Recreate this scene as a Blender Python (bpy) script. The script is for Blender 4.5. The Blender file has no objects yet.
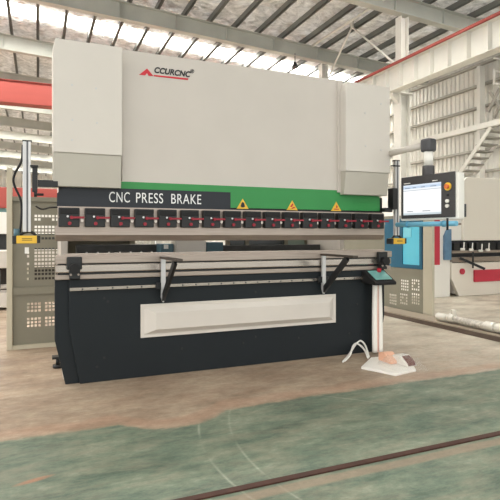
import bpy, math, random
from mathutils import Vector, Matrix
random.seed(7)
scn = bpy.context.scene
COL = scn.collection
R = math.radians

# ------------------------------------------------------------------ camera, world, exposure
CAM_Z = 1.25
cd = bpy.data.cameras.new('camera'); cam = bpy.data.objects.new('camera', cd); COL.objects.link(cam)
cam.location = (0, 0, CAM_Z)
SY, CY = .39, .9208
cam.rotation_euler = (R(90), 0, -math.atan2(SY, CY))
cd.sensor_width = 36; cd.lens = 36.0; cd.shift_y = -0.030
cd.clip_end = 300
scn.camera = cam
w = bpy.data.worlds.new('world'); scn.world = w; w.use_nodes = True
wn = w.node_tree
bg = wn.nodes['Background']; bg.inputs['Color'].default_value = (1.0, .985, .96, 1); bg.inputs['Strength'].default_value = 1.25
sun_d = bpy.data.lights.new('daylight_sun', 'SUN'); sun_d.energy = .6; sun_d.angle = R(40); sun_d.color = (1, .96, .9)
sun = bpy.data.objects.new('daylight_sun', sun_d); COL.objects.link(sun); sun.rotation_euler = (R(50), R(-14), R(-8))
scn.view_settings.view_transform = 'Standard'; scn.view_settings.look = 'None'
scn.view_settings.gamma = 1; scn.view_settings.use_curve_mapping = False
scn.view_settings.exposure = 0.52

def skylamp(x, y, z, sx, sy, e, rot=(0, 0, 0)):
    d = bpy.data.lights.new('daylight_area', 'AREA'); d.shape = 'RECTANGLE'; d.size = sx; d.size_y = sy; d.energy = e; d.color = (1, .97, .92)
    o = bpy.data.objects.new('daylight_area', d); COL.objects.link(o); o.location = (x, y, z); o.rotation_euler = rot
for yy in (-.8, 7.9, 16.6, 25.3, 34, 42.7, 51.4):      # daylight coming down through the rooflights
    skylamp(-1.3, yy, 8.22, 28, .98, 420 if yy < 0 else 950 if yy < 10 else 1900, (0, math.atan(.057), 0))
skylamp(-13, 5, 4.0, 16, 5, 500, (0, R(-90), 0))       # added fill lamp; no wall is built on this side

# ------------------------------------------------------------------ helpers
def ray(px):
    u = (px - 250) / 500.0
    return SY + CY * u, CY - SY * u
def at(px, py, Y):
    a, b = ray(px); t = Y / b
    return t * a, Y, CAM_Z + t * (235 - py) / 500.0
def ax(px, Y): return at(px, 235, Y)[0]
def az(px, py, Y): return at(px, py, Y)[2]
def lin(v):
    v /= 255.0
    return v / 12.92 if v <= .04045 else ((v + .055) / 1.055) ** 2.4
def rgb(r, g, b): return (lin(r), lin(g), lin(b), 1)

MATS = {}
def mat(name, col, rough=.5, metal=0, var=0, scale=8, bump=0, emit=0, spec=.5, alpha=None, stretch=(1, 1, 1), coat=0):
    if name in MATS: return MATS[name]
    m = bpy.data.materials.new(name); m.use_nodes = True; MATS[name] = m
    nt = m.node_tree; p = nt.nodes['Principled BSDF']
    p.inputs['Base Color'].default_value = col; p.inputs['Roughness'].default_value = rough
    p.inputs['Metallic'].default_value = metal; p.inputs['Specular IOR Level'].default_value = spec
    if coat: p.inputs['Coat Weight'].default_value = coat
    if emit:
        p.inputs['Emission Color'].default_value = col; p.inputs['Emission Strength'].default_value = emit
    if alpha is not None: p.inputs['Alpha'].default_value = alpha
    if var or bump:
        tc = nt.nodes.new('ShaderNodeTexCoord'); mp = nt.nodes.new('ShaderNodeMapping'); mp.inputs['Scale'].default_value = stretch
        n = nt.nodes.new('ShaderNodeTexNoise'); n.inputs['Scale'].default_value = scale; n.inputs['Detail'].default_value = 5
        nt.links.new(tc.outputs['Object'], mp.inputs['Vector']); nt.links.new(mp.outputs[0], n.inputs['Vector'])
        if var:
            mr = nt.nodes.new('ShaderNodeMapRange'); mr.inputs['From Min'].default_value = .3; mr.inputs['From Max'].default_value = .7
            mr.inputs['To Min'].default_value = 1 - var; mr.inputs['To Max'].default_value = 1 + var
            nt.links.new(n.outputs['Fac'], mr.inputs['Value'])
            mx = nt.nodes.new('ShaderNodeVectorMath'); mx.operation = 'SCALE'; mx.inputs[0].default_value = col[:3]
            nt.links.new(mr.outputs[0], mx.inputs['Scale']); nt.links.new(mx.outputs[0], p.inputs['Base Color'])
        if bump:
            b = nt.nodes.new('ShaderNodeBump'); b.inputs['Strength'].default_value = bump; b.inputs['Distance'].default_value = .03
            nt.links.new(n.outputs['Fac'], b.inputs['Height']); nt.links.new(b.outputs[0], p.inputs['Normal'])
    return m

cream = mat('cream_paint', rgb(204, 197, 189), .42, var=.02, scale=3)
cream2 = mat('pale_paint', rgb(214, 208, 200), .4, var=.02, scale=3)
char = mat('charcoal_paint', rgb(30, 36, 40), .5, var=.05, scale=4, spec=.25)
band_dark = mat('dark_band_paint', rgb(28, 34, 43), .5)
green = mat('green_paint', rgb(48, 142, 72), .45, var=.04, scale=3)
steel = mat('ground_steel', rgb(168, 156, 146), .38, .75, var=.10, scale=3, stretch=(1.2, 8, 30))
steel_b = mat('bright_steel', rgb(174, 166, 157), .24, .9, var=.06, scale=3, stretch=(1, 8, 30))
alu = mat('anodised_aluminium', rgb(206, 206, 206), .35, .45)
black = mat('black_metal', rgb(24, 26, 28), .45, var=.1, scale=20)
rubber = mat('black_rubber', rgb(20, 20, 22), .7)
red = mat('red_plastic', rgb(200, 30, 52), .45)
dred = mat('dark_red_lever', rgb(150, 30, 48), .5)
yellow = mat('yellow_plastic', rgb(236, 190, 60), .45)
white = mat('white_plastic', rgb(240, 238, 232), .4)
text_w = mat('white_lettering', rgb(240, 240, 240), .5)
text_k = mat('black_lettering', rgb(30, 30, 34), .5)
text_r = mat('red_lettering', rgb(206, 40, 54), .5)
fence = mat('greige_panel_paint', rgb(130, 127, 112), .5, var=.04, scale=3)
fence_l = mat('pale_post_paint', rgb(190, 184, 164), .5, var=.03, scale=3)
teal = mat('petrol_blue_paint', rgb(16, 92, 122), .45, var=.03)
cyan = mat('cyan_panel', rgb(96, 200, 226), .4, var=.02)
tube_bl = mat('light_blue_tube', rgb(116, 184, 214), .4)
girder = mat('grey_white_steel_paint', rgb(222, 220, 212), .55, var=.06, scale=1.5)
raft = mat('grey_green_steel_paint', rgb(186, 188, 181), .6, var=.08, scale=1.5)
purl = mat('dark_purlin_paint', rgb(112, 114, 110), .6, var=.08, scale=2)
crred = mat('red_crane_paint', rgb(150, 66, 58), .65, var=.07, scale=1.2, stretch=(.4, 1, 3))
redm = mat('machine_red_paint', rgb(196, 50, 72), .45, var=.03)
gauge_bl = mat('blue_grey_casting', rgb(78, 110, 122), .5)

class MB:
    def __init__(s): s.v = []; s.f = []; s.sm = []
    def add(s, vs, fs, sm=False):
        n = len(s.v); s.v += [Vector(v) for v in vs]
        for f in fs: s.f.append([i + n for i in f]); s.sm.append(sm)
        return s
    def box(s, x0, x1, y0, y1, z0, z1):
        if x0 > x1: x0, x1 = x1, x0
        if y0 > y1: y0, y1 = y1, y0
        if z0 > z1: z0, z1 = z1, z0
        return s.add([(x0,y0,z0),(x1,y0,z0),(x1,y1,z0),(x0,y1,z0),(x0,y0,z1),(x1,y0,z1),(x1,y1,z1),(x0,y1,z1)],
                     [(0,3,2,1),(4,5,6,7),(0,1,5,4),(1,2,6,5),(2,3,7,6),(3,0,4,7)])
    def prism(s, pts, axis, a, b):
        """polygon extruded along an axis; pts are the two remaining coordinates in x,y,z order"""
        def mk(p, t): return {'x': (t, p[0], p[1]), 'y': (p[0], t, p[1]), 'z': (p[0], p[1], t)}[axis]
        n = len(pts); vs = [mk(p, a) for p in pts] + [mk(p, b) for p in pts]
        fs = [tuple(range(n))[::-1], tuple(range(n, 2 * n))] + [(i, (i + 1) % n, n + (i + 1) % n, n + i) for i in range(n)]
        return s.add(vs, fs)
    def cyl(s, p0, p1, r, r2=None, n=16):
        p0 = Vector(p0); p1 = Vector(p1); r2 = r if r2 is None else r2
        d = (p1 - p0).normalized(); a = d.orthogonal().normalized(); b = d.cross(a)
        ring = [(math.cos(2*math.pi*i/n), math.sin(2*math.pi*i/n)) for i in range(n)]
        vs = [p0 + (a*c + b*q)*r for c, q in ring] + [p1 + (a*c + b*q)*r2 for c, q in ring]
        s.add(vs, [(i, (i+1) % n, n+(i+1) % n, n+i) for i in range(n)], True)
        k = len(s.v) - 2*n
        s.f.append([k+i for i in range(n)][::-1]); s.sm.append(False); s.f.append([k+n+i for i in range(n)]); s.sm.append(False)
        return s
    def bar(s, p0, p1, wd, th=None):
        """square bar between two points"""
        th = th or wd
        p0 = Vector(p0); p1 = Vector(p1); d = (p1-p0).normalized()
        up = Vector((0, 0, 1)) if abs(d.z) < .95 else Vector((0, 1, 0))
        a = d.cross(up).normalized(); b = a.cross(d)
        q = [(-1,-1),(1,-1),(1,1),(-1,1)]
        vs = [p + a*i*wd/2 + b*j*th/2 for p in (p0, p1) for i, j in q]
        return s.add(vs, [(0,1,2,3),(7,6,5,4),(0,4,5,1),(1,5,6,2),(2,6,7,3),(3,7,4,0)])
    def tube(s, pts, r, n=8, sub=6):
        P = [Vector(p) for p in pts]; out = []
        for i in range(len(P)-1):
            a, b, c, d = P[max(i-1,0)], P[i], P[i+1], P[min(i+2,len(P)-1)]
            for k in range(sub):
                t = k/sub
                out.append(.5*((2*b)+(c-a)*t+(2*a-5*b+4*c-d)*t*t+(3*b-a-3*c+d)*t**3))
        out.append(P[-1]); vs = []
        ref = None
        for i, p in enumerate(out):
            d = (out[min(i+1,len(out)-1)]-out[max(i-1,0)]).normalized()
            if ref is None: ref = d.orthogonal().normalized()
            ref = (ref - d*ref.dot(d)).normalized(); b = d.cross(ref)
            for k in range(n):
                a = 2*math.pi*k/n; vs.append(p+(ref*math.cos(a)+b*math.sin(a))*r)
        fs = [(i*n+k, i*n+(k+1)%n, (i+1)*n+(k+1)%n, (i+1)*n+k) for i in range(len(out)-1) for k in range(n)]
        fs += [tuple(range(n))[::-1], tuple(len(vs)-n+k for k in range(n))]
        return s.add(vs, fs, True)
    def build(s, name, m, parent=None, bevel=0, origin=None):
        if parent is not None: org = WORLD.get(parent.name, Vector((0,0,0)))
        elif origin is not None: org = Vector(origin)
        else:
            lo = [min(v[i] for v in s.v) for i in range(3)]; hi = [max(v[i] for v in s.v) for i in range(3)]
            org = Vector(((lo[0]+hi[0])/2, (lo[1]+hi[1])/2, lo[2]))
        me = bpy.data.meshes.new(name); me.from_pydata([v-org for v in s.v], [], s.f)
        for p, q in zip(me.polygons, s.sm): p.use_smooth = q
        me.validate()
        o = bpy.data.objects.new(name, me); COL.objects.link(o); me.materials.append(m)
        if parent is not None: o.parent = parent
        else: o.location = org
        WORLD[o.name] = org.copy()
        import bmesh
        bm = bmesh.new(); bm.from_mesh(me); bmesh.ops.recalc_face_normals(bm, faces=bm.faces); bm.to_mesh(me); bm.free()
        if bevel:
            b = o.modifiers.new('bevel', 'BEVEL'); b.width = bevel; b.segments = 2; b.limit_method = 'ANGLE'; b.angle_limit = R(40); b.harden_normals = False
        return o
WORLD = {}
def tag(o, label=None, cat=None, group=None, kind=None):
    if label: o['label'] = label
    if cat: o['category'] = cat
    if group: o['group'] = group
    if kind: o['kind'] = kind
    return o
def thing(name, loc, label, cat, group=None):
    o = bpy.data.objects.new(name, None); COL.objects.link(o); o.location = loc; o.empty_display_size = .1
    WORLD[o.name] = Vector(loc); return tag(o, label, cat, group)
def B(*a): return MB().box(*a)
def dup(o, dx, parent=None, top=True):
    c = o.copy(); COL.objects.link(c)
    if top: c.location = o.location + Vector(dx)
    c.parent = parent if parent is not None else o.parent
    WORLD[c.name] = WORLD.get(o.name, Vector((0,0,0)))
    for ch in [x for x in o.children]: dup(ch, (0,0,0), c, False)
    return c
def text(name, body, m, parent, x, y, z, size, sx=1.0, shear=0, ext=.002, local=False, rot=None, weight=0, spc=1, spw=1):
    """lettering standing on the plane facing -Y, left bottom at x,z"""
    cu = bpy.data.curves.new(name, 'FONT'); cu.body = body; cu.size = size; cu.extrude = ext; cu.shear = shear; cu.offset = weight; cu.space_character = spc; cu.space_word = spw
    t = bpy.data.objects.new(name+'_tmp', cu); COL.objects.link(t)
    bpy.context.view_layer.update()
    me = bpy.data.meshes.new_from_object(t.evaluated_get(bpy.context.evaluated_depsgraph_get()))
    bpy.data.objects.remove(t)
    M = Matrix.Translation(Vector((x, y, z)) - WORLD.get(parent.name, Vector((0,0,0)))) @ Matrix.Rotation(R(90), 4, 'X') @ Matrix.Diagonal((sx, 1, 1, 1))
    me.transform(M); me.materials.clear(); me.materials.append(m)
    o = bpy.data.objects.new(name, me); COL.objects.link(o); o.parent = parent; WORLD[o.name] = WORLD[parent.name]
    return o

# ------------------------------------------------------------------ floor
YG = 3.38        # front edge of the bare concrete, the green paint lies nearer
def floor_mat():
    m = bpy.data.materials.new('painted_concrete'); m.use_nodes = True; nt = m.node_tree; p = nt.nodes['Principled BSDF']
    N = nt.nodes.new; L = nt.links.new
    geo = N('ShaderNodeNewGeometry'); sep = N('ShaderNodeSeparateXYZ'); L(geo.outputs['Position'], sep.inputs[0])
    def noise(sc, det=6, st=(1,1,1), rough=.6, dist=0):
        mp = N('ShaderNodeMapping'); mp.inputs['Scale'].default_value = st; L(geo.outputs['Position'], mp.inputs['Vector'])
        n = N('ShaderNodeTexNoise'); n.inputs['Scale'].default_value = sc; n.inputs['Detail'].default_value = det; n.inputs['Roughness'].default_value = rough
        n.inputs['Distortion'].default_value = dist
        L(mp.outputs[0], n.inputs['Vector']); return n.outputs['Fac']
    def math_(op, a, b, clamp=False):
        n = N('ShaderNodeMath'); n.operation = op; n.use_clamp = clamp
        for i, v in enumerate((a, b)):
            if v is None: continue
            if isinstance(v, (int, float)): n.inputs[i].default_value = v
            else: L(v, n.inputs[i])
        return n.outputs[0]
    def ramp(v, stops):
        r = N('ShaderNodeValToRGB'); L(v, r.inputs[0]); e = r.color_ramp.elements
        e[0].position, e[0].color = stops[0]; e[1].position, e[1].color = stops[-1]
        for s_, c_ in stops[1:-1]:
            q = e.new(s_); q.color = c_
        return r.outputs[0]
    def mix(f, a, b):
        n = N('ShaderNodeMix'); n.data_type = 'RGBA'
        if isinstance(f, (int, float)): n.inputs[0].default_value = f
        else: L(f, n.inputs[0])
        for i, v in ((6, a), (7, b)):
            if isinstance(v, tuple): n.inputs[i].default_value = v
            else: L(v, n.inputs[i])
        return n.outputs[2]
    tan = ramp(noise(1.8, 12, (1, 2.0, 1), .78), [(.34, rgb(128, 112, 96)), (.5, rgb(160, 143, 124)), (.68, rgb(186, 171, 151))])
    grey = ramp(noise(1.3, 8, (1, 1.6, 1)), [(.36, rgb(146, 140, 126)), (.5, rgb(180, 173, 158)), (.64, rgb(202, 197, 183))])
    fx = math_('MULTIPLY', math_('SUBTRACT', sep.outputs['X'], 2.6), .45, True)
    conc = mix(fx, tan, grey)
    stain = ramp(noise(2.4, 10, (1, 3, 1), .7, 1.0), [(.42, (0,0,0,1)), (.66, (1,1,1,1))])
    conc = mix(math_('MULTIPLY', stain, .22), conc, rgb(172, 132, 108))
    gr = ramp(noise(1.9, 12, (1, 2.4, 1), .78, .15), [(.34, rgb(72, 88, 76)), (.46, rgb(98, 114, 99)), (.55, rgb(119, 131, 113)), (.70, rgb(158, 162, 144))])
    wear = ramp(noise(2.4, 12, (.8, 3.0, 1), .8, .3), [(.46, (0,0,0,1)), (.66, (1,1,1,1))])
    gr = mix(math_('MULTIPLY', wear, .62), gr, rgb(148, 140, 122))
    nb = math_('MULTIPLY', math_('SUBTRACT', noise(2.6, 10, (1, 1.5, 1), .75), .5), .20)
    big = math_('MULTIPLY', math_('SUBTRACT', noise(.8, 2, (1, .2, 1)), .5), .07)
    # bare patch reaching into the green in front of the machine's left half
    px_ = math_('SUBTRACT', sep.outputs['X'], .86); px_ = math_('MULTIPLY', px_, px_)
    patch = math_('MULTIPLY', math_('MAXIMUM', math_('SUBTRACT', 1, math_('MULTIPLY', px_, 7.0)), 0), .20)
    yb = math_('ADD', math_('ADD', math_('ADD', sep.outputs['Y'], nb), big), patch)
    edge = math_('MULTIPLY', math_('SUBTRACT', YG + .01, yb), 26, True)
    col = mix(edge, conc, gr)
    band = math_('SUBTRACT', .11, math_('ABSOLUTE', math_('SUBTRACT', yb, YG + .10), None))
    band = math_('MULTIPLY', math_('MULTIPLY', band, 14, True), .30)
    col = mix(band, col, rgb(180, 136, 112))
    # bare cement strip beside the rail slot
    strip = math_('MULTIPLY', math_('SUBTRACT', .045, math_('ABSOLUTE', math_('SUBTRACT', math_('ADD', sep.outputs['Y'], math_('MULTIPLY', nb, .15)), 2.20), None)), 60, True)
    col = mix(math_('MULTIPLY', strip, .8), col, rgb(146, 130, 112))
    # white tyre scuffs: thin arcs
    for cx, cy, r_ in ((2.6, 2.6, 1.72), (2.9, 2.55, 1.82), (.1, 1.2, 2.9)):
        ddx = math_('SUBTRACT', sep.outputs['X'], cx); ddy = math_('SUBTRACT', sep.outputs['Y'], cy)
        rr = math_('SQRT', math_('ADD', math_('MULTIPLY', ddx, ddx), math_('MULTIPLY', ddy, ddy)), None)
        a = math_('MULTIPLY', math_('SUBTRACT', .012, math_('ABSOLUTE', math_('SUBTRACT', rr, r_), None)), 90, True)
        a = math_('MULTIPLY', a, math_('MULTIPLY', ramp(noise(3, 5), [(.4, (0,0,0,1)), (.6, (1,1,1,1))]), math_('MULTIPLY', edge, .3)))
        col = mix(a, col, rgb(206, 208, 190))
    # orange paint stroke
    ddx = math_('MULTIPLY', math_('SUBTRACT', sep.outputs['X'], -.02), 9); ddy = math_('MULTIPLY', math_('SUBTRACT', math_('SUBTRACT', sep.outputs['Y'], math_('MULTIPLY', sep.outputs['X'], .25)), 2.78), 38)
    oc = math_('SUBTRACT', 1, math_('ADD', math_('MULTIPLY', ddx, ddx), math_('MULTIPLY', ddy, ddy)), True)
    L_or = math_('MULTIPLY', oc, .42)
    col = mix(L_or, col, rgb(214, 120, 84))
    fine = noise(11, 12, (1, 1.8, 1), .85, .2)
    mm = N('ShaderNodeMapRange'); L(fine, mm.inputs['Value']); mm.inputs['From Min'].default_value = .38; mm.inputs['From Max'].default_value = .62
    mm.inputs['To Min'].default_value = .85; mm.inputs['To Max'].default_value = 1.16
    vm = N('ShaderNodeVectorMath'); vm.operation = 'SCALE'; L(col, vm.inputs[0]); L(mm.outputs[0], vm.inputs['Scale'])
    L(vm.outputs[0], p.inputs['Base Color'])
    rg = N('ShaderNodeMapRange'); L(noise(2.2, 6), rg.inputs['Value']); rg.inputs['To Min'].default_value = .35; rg.inputs['To Max'].default_value = .68
    L(rg.outputs[0], p.inputs['Roughness']); p.inputs['Specular IOR Level'].default_value = .35
    b = N('ShaderNodeBump'); b.inputs['Strength'].default_value = .15; b.inputs['Distance'].default_value = .01; L(noise(14, 8), b.inputs['Height']); L(b.outputs[0], p.inputs['Normal'])
    return m
WX = 13.0; YE = 60.0
tag(B(-16, WX+.3, -8, YE, -.2, 0).build('floor', floor_mat()), 'worn concrete floor, green painted in front of the machine', kind='structure')

# ------------------------------------------------------------------ roof
KS = .057
def roofz(x): return 7.98 - KS * x
foil = bpy.data.materials.new('silver_foil_roof'); foil.use_nodes = True
nt = foil.node_tree; p = nt.nodes['Principled BSDF']; p.inputs['Metallic'].default_value = .2; p.inputs['Roughness'].default_value = .5
tc = nt.nodes.new('ShaderNodeNewGeometry'); nn = nt.nodes.new('ShaderNodeTexNoise'); nn.inputs['Scale'].default_value = 2.6; nn.inputs['Detail'].default_value = 9; nn.inputs['Roughness'].default_value = .7
nn.inputs['Distortion'].default_value = 1.2
nt.links.new(tc.outputs['Position'], nn.inputs['Vector'])
cr = nt.nodes.new('ShaderNodeValToRGB'); cr.color_ramp.elements[0].position = .3; cr.color_ramp.elements[0].color = rgb(150, 150, 146)
cr.color_ramp.elements[1].position = .68; cr.color_ramp.elements[1].color = rgb(250, 249, 246)
nt.links.new(nn.outputs['Fac'], cr.inputs[0]); nt.links.new(cr.outputs[0], p.inputs['Base Color'])
bp = nt.nodes.new('ShaderNodeBump'); bp.inputs['Strength'].default_value = .8; bp.inputs['Distance'].default_value = .12
nt.links.new(nn.outputs['Fac'], bp.inputs['Height']); nt.links.new(bp.outputs[0], p.inputs['Normal'])
tls = nt.nodes.new('ShaderNodeBsdfTranslucent'); mxr = nt.nodes.new('ShaderNodeMixShader')
n2 = nt.nodes.new('ShaderNodeTexNoise'); n2.inputs['Scale'].default_value = 2.4; n2.inputs['Detail'].default_value = 8; n2.inputs['Roughness'].default_value = .75; n2.inputs['Distortion'].default_value = 2
nt.links.new(tc.outputs['Position'], n2.inputs['Vector'])
mrr = nt.nodes.new('ShaderNodeMapRange'); mrr.inputs['From Min'].default_value = .42; mrr.inputs['From Max'].default_value = .64; mrr.inputs['To Min'].default_value = .0; mrr.inputs['To Max'].default_value = .24
nt.links.new(n2.outputs['Fac'], mrr.inputs['Value']); nt.links.new(mrr.outputs[0], mxr.inputs[0])
tls.inputs[0].default_value = (.95, .95, .93, 1)
nt.links.new(p.outputs[0], mxr.inputs[1]); nt.links.new(tls.outputs[0], mxr.inputs[2]); nt.links.new(mxr.outputs[0], nt.nodes['Material Output'].inputs[0])
XL, XR = -16.0, WX + .3
SKY = [-.8, 7.9, 16.6, 25.3, 34.0, 42.7, 51.4]
mb = MB(); y0 = -8
for ys in SKY + [YE + .5]:
    y1 = ys - .5 if ys < YE else YE
    mb.add([(XL, y0, roofz(XL)), (XR, y0, roofz(XR)), (XR, y1, roofz(XR)), (XL, y1, roofz(XL))], [(0,1,2,3)])
    y0 = ys + .5
tag(mb.build('ceiling', foil), 'low pitched roof lined with crinkled silver foil', kind='structure')
pane = bpy.data.materials.new('translucent_rooflight'); pane.use_nodes = True; nt = pane.node_tree
nt.nodes.remove(nt.nodes['Principled BSDF']); tr = nt.nodes.new('ShaderNodeBsdfTransparent'); tr.inputs[0].default_value = (.97,.97,.95,1)
tl = nt.nodes.new('ShaderNodeBsdfTranslucent'); tl.inputs[0].default_value = (.95,.95,.92,1); mxs = nt.nodes.new('ShaderNodeMixShader'); mxs.inputs[0].default_value = .4
nt.links.new(tr.outputs[0], mxs.inputs[1]); nt.links.new(tl.outputs[0], mxs.inputs[2]); nt.links.new(mxs.outputs[0], nt.nodes['Material Output'].inputs[0])
for i, ys in enumerate(SKY):
    mb = MB(); mb.add([(XL, ys-.5, roofz(XL)+.03), (XR, ys-.5, roofz(XR)+.03), (XR, ys+.5, roofz(XR)+.03), (XL, ys+.5, roofz(XL)+.03)], [(0,1,2,3)])
    tag(mb.build('window_%d' % (i+1), pane), 'long translucent rooflight strip crossing the foil roof', kind='structure')

# purlins
PX = [-6.3 + .785*i for i in range(25)]
first = None
for i, x in enumerate(PX):
    if first is None:
        z = roofz(x)
        first = B(x-.035, x+.035, -8, YE-.1, z-.16, z-.004).box(x-.035, x+.055, -8, YE-.1, z-.16, z-.145).build('roof_purlin', purl); o = first
    else:
        o = first.copy(); COL.objects.link(o); o.location = first.location + Vector((x-PX[0], 0, -KS*(x-PX[0])))
    tag(o, 'dark steel purlin running front to back under the foil roof', 'purlin', 'roof purlins under the foil')

# rafters: tapered I beams
def rafter(Y, label):
    mb = MB(); xa, xb = XL+.2, XR-.3
    d = lambda x: .50 - .008*x
    def slab(za, zb, y0_, y1_):
        pts = [(xa, za(xa)), (xb, za(xb)), (xb, zb(xb)), (xa, zb(xa))]
        mb.prism(pts, 'y', y0_, y1_)
    top = lambda x: roofz(x) - .165
    slab(lambda x: top(x)-d(x), lambda x: top(x)-d(x)+.018, Y-.11, Y+.11)
    slab(lambda x: top(x)-.018, top, Y-.11, Y+.11)
    slab(lambda x: top(x)-d(x)+.018, lambda x: top(x)-.018, Y-.01, Y+.01)
    x = xa + .6
    while x < xb:
        mb.box(x-.006, x+.006, Y-.09, Y+.09, top(x)-d(x)+.018, top(x)-.02); x += 1.57
    o = mb.build('roof_rafter', raft); tag(o, label, 'rafter', 'roof rafters')
    return o
ORD = ['first', 'second', 'third', 'fourth', 'fifth', 'sixth', 'seventh', 'eighth']
FR = [10.3, 14.15, 18.4, 22.7, 27.0, 31.3, 35.6, 39.9, 44.2, 48.5, 52.8]
rafter(5.7, 'grey steel rafter nearest the camera, overhead'); 
for i, Y in enumerate(FR):
    rafter(Y, ['tapered grey steel rafter meeting the tall white column at upper right',
               'long grey rafter sloping just above the top edge of the press brake'][i] if i < 2 else 'grey steel rafter just above the red crane girder at far left' if i == 2 else ORD[i-3] + ' grey steel rafter beyond the red crane girder, at left')

# ------------------------------------------------------------------ walls
corr = bpy.data.materials.new('corrugated_sheet'); corr.use_nodes = True; nt = corr.node_tree; p = nt.nodes['Principled BSDF']
p.inputs['Roughness'].default_value = .5; p.inputs['Metallic'].default_value = .1
g = nt.nodes.new('ShaderNodeNewGeometry'); n1 = nt.nodes.new('ShaderNodeTexNoise'); n1.inputs['Scale'].default_value = .6; n1.inputs['Detail'].default_value = 5
nt.links.new(g.outputs['Position'], n1.inputs['Vector']); c1 = nt.nodes.new('ShaderNodeValToRGB')
c1.color_ramp.elements[0].position = .3; c1.color_ramp.elements[0].color = rgb(206, 204, 196); c1.color_ramp.elements[1].position = .7; c1.color_ramp.elements[1].color = rgb(232, 230, 222)
nt.links.new(n1.outputs['Fac'], c1.inputs[0]); nt.links.new(c1.outputs[0], p.inputs['Base Color'])
mb = MB(); pts = []; y = -8.0; pitch = .19; k = 0
while y < YE - pitch:
    pts += [(WX, y), (WX, y+pitch*.55), (WX+.035, y+pitch*.65), (WX+.035, y+pitch*.9)]; y += pitch
n = len(pts); vs = [(x, yy, 0) for x, yy in pts] + [(x, yy, roofz(x)-.01) for x, yy in pts]
mb.add(vs, [(i, i+1, n+i+1, n+i) for i in range(n-1)])
ow = mb.build('wall_right', corr); sd = ow.modifiers.new('thick', 'SOLIDIFY'); sd.thickness = .01
tag(ow, 'corrugated pale sheet side wall', kind='structure')
mb = MB(); pts = []; x = XL
while x < XR - .5:
    pts += [(x, YE-.3), (x+.28, YE-.3), (x+.33, YE-.25), (x+.45, YE-.25)]; x += .5
n = len(pts); mb.add([(a, b, 0) for a, b in pts] + [(a, b, roofz(a)-.01) for a, b in pts], [(i, i+1, n+i+1, n+i) for i in range(n-1)])
tag(mb.build('wall_back', corr), 'far end wall of pale corrugated sheet', kind='structure')
girt_m = mat('grey_girt_paint', rgb(166, 163, 154), .6)
for gi, z in enumerate((6.66, 6.0, 5.3, 4.62, 3.94, 3.25, 2.55)):
    o = B(WX-.14, WX-.004, 2, YE-.4, z-.035, z+.035).build('wall_girt', girt_m)
    tag(o, 'horizontal grey girt on the corrugated side wall, ' + ['topmost', 'second from the top', 'third from the top', 'fourth from the top', 'fifth from the top', 'sixth from the top', 'lowest'][gi], 'girt', 'girts on the side wall')

# ------------------------------------------------------------------ columns and crane runway
CX = 8.60
def column(Y, label):
    r = thing('hall_column', (CX, Y, 0), label, 'column', 'main hall columns beside the crane runway')
    zt = roofz(CX) - .165 - .5
    mb = B(CX-.15, CX-.13, Y-.14, Y+.14, 0, 4.85).box(CX+.13, CX+.15, Y-.14, Y+.14, 0, 4.85).box(CX-.13, CX+.13, Y-.008, Y+.008, 0, 4.85)
    mb.build('lower_shaft', girder, r)
    mb = B(CX-.12, CX-.10, Y-.11, Y+.11, 4.85, zt).box(CX+.10, CX+.12, Y-.11, Y+.11, 4.85, zt).box(CX-.10, CX+.10, Y-.008, Y+.008, 4.85, zt).box(CX-.2, CX+.2, Y-.2, Y+.2, 4.83, 4.86)
    mb.build('upper_shaft', girder, r)
    MB().prism([(CX-.34, 4.864), (CX-.15, 4.864), (CX-.15, 4.60), (CX-.34, 4.78)], 'y', Y-.06, Y+.06).build('crane_bracket', girder, r)
    B(CX-.28, CX+.28, Y-.28, Y+.28, 0, .025).build('base_plate', raft, r)
for i, Y in enumerate([5.7] + FR[:5]):
    column(Y, 'tall white column rising past the pendant to the roof' if i == 1 else
           ('short length of white column showing above the press brake top' if i == 2 else 'white steel hall column in the row beside the crane runway'))
RX = 8.28
r = thing('crane_runway_beam', (RX, 20, 4.87), 'deep cream runway beam with vertical stiffeners and red rail on top', 'runway beam')
mb = B(RX-.007, RX+.007, 1, YE-1, 4.9, 5.48).box(RX-.14, RX+.14, 1, YE-1, 4.865, 4.885).box(RX-.14, RX+.14, 1, YE-1, 5.46, 5.485)
mb.build('girder_web', girder, r)
st = B(RX-.12, RX+.12, 7.25, 7.262, 4.886, 5.459).build('stiffener', girder, r)
for i in list(range(-10, 0)) + list(range(1, 84)): dup(st, (0, .525*i, 0))
B(RX-.15, RX+.15, 1, YE-1, 5.487, 5.54).box(RX-.05, RX+.05, 1, YE-1, 5.50, 5.55).build('rail', crred, r)['label'] = 'red painted crane rail'
MB().cyl((RX-.17, 1, 5.47), (RX-.17, YE-1, 5.47), .022).build('conductor_pipe', crred, r)

# red overhead crane girder across the hall
YC = 18.2
r = thing('overhead_crane', (0, YC, 5.55), 'red box girder of an overhead crane crossing behind the press brake', 'crane')
B(-12, 8.1, YC, YC+.4, 5.62, 6.33).box(-12, 8.1, YC-.05, YC+.45, 5.60, 5.62).box(-12, 8.1, YC-.05, YC+.45, 6.33, 6.35).build('box_girder', crred, r)
B(7.95, 8.40, YC-.9, YC+1.3, 5.62, 5.85).build('end_carriage', crred, r)

# brace rods near the column
def P(px, py, Y): return Vector(at(px, py, Y))
mb = MB(); a = P(352, 27, 12.2)
mb.cyl(a, P(330, 74, 14.0), .028); mb.cyl(a, P(394, 63, 10.25), .028); mb.cyl((a.x, a.y, a.z-.05), (a.x, a.y, a.z+.2), .05)
tag(mb.build('roof_brace', girder), 'slender V-shaped brace rods between the rafters at upper right', 'brace')
tag(MB().cyl(P(312, 46, 14.0), P(388, -3, 10.1), .035).build('tie_pipe', girder), 'straight pale tie pipe running beside the V-shaped brace under the roof', 'pipe')
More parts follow.
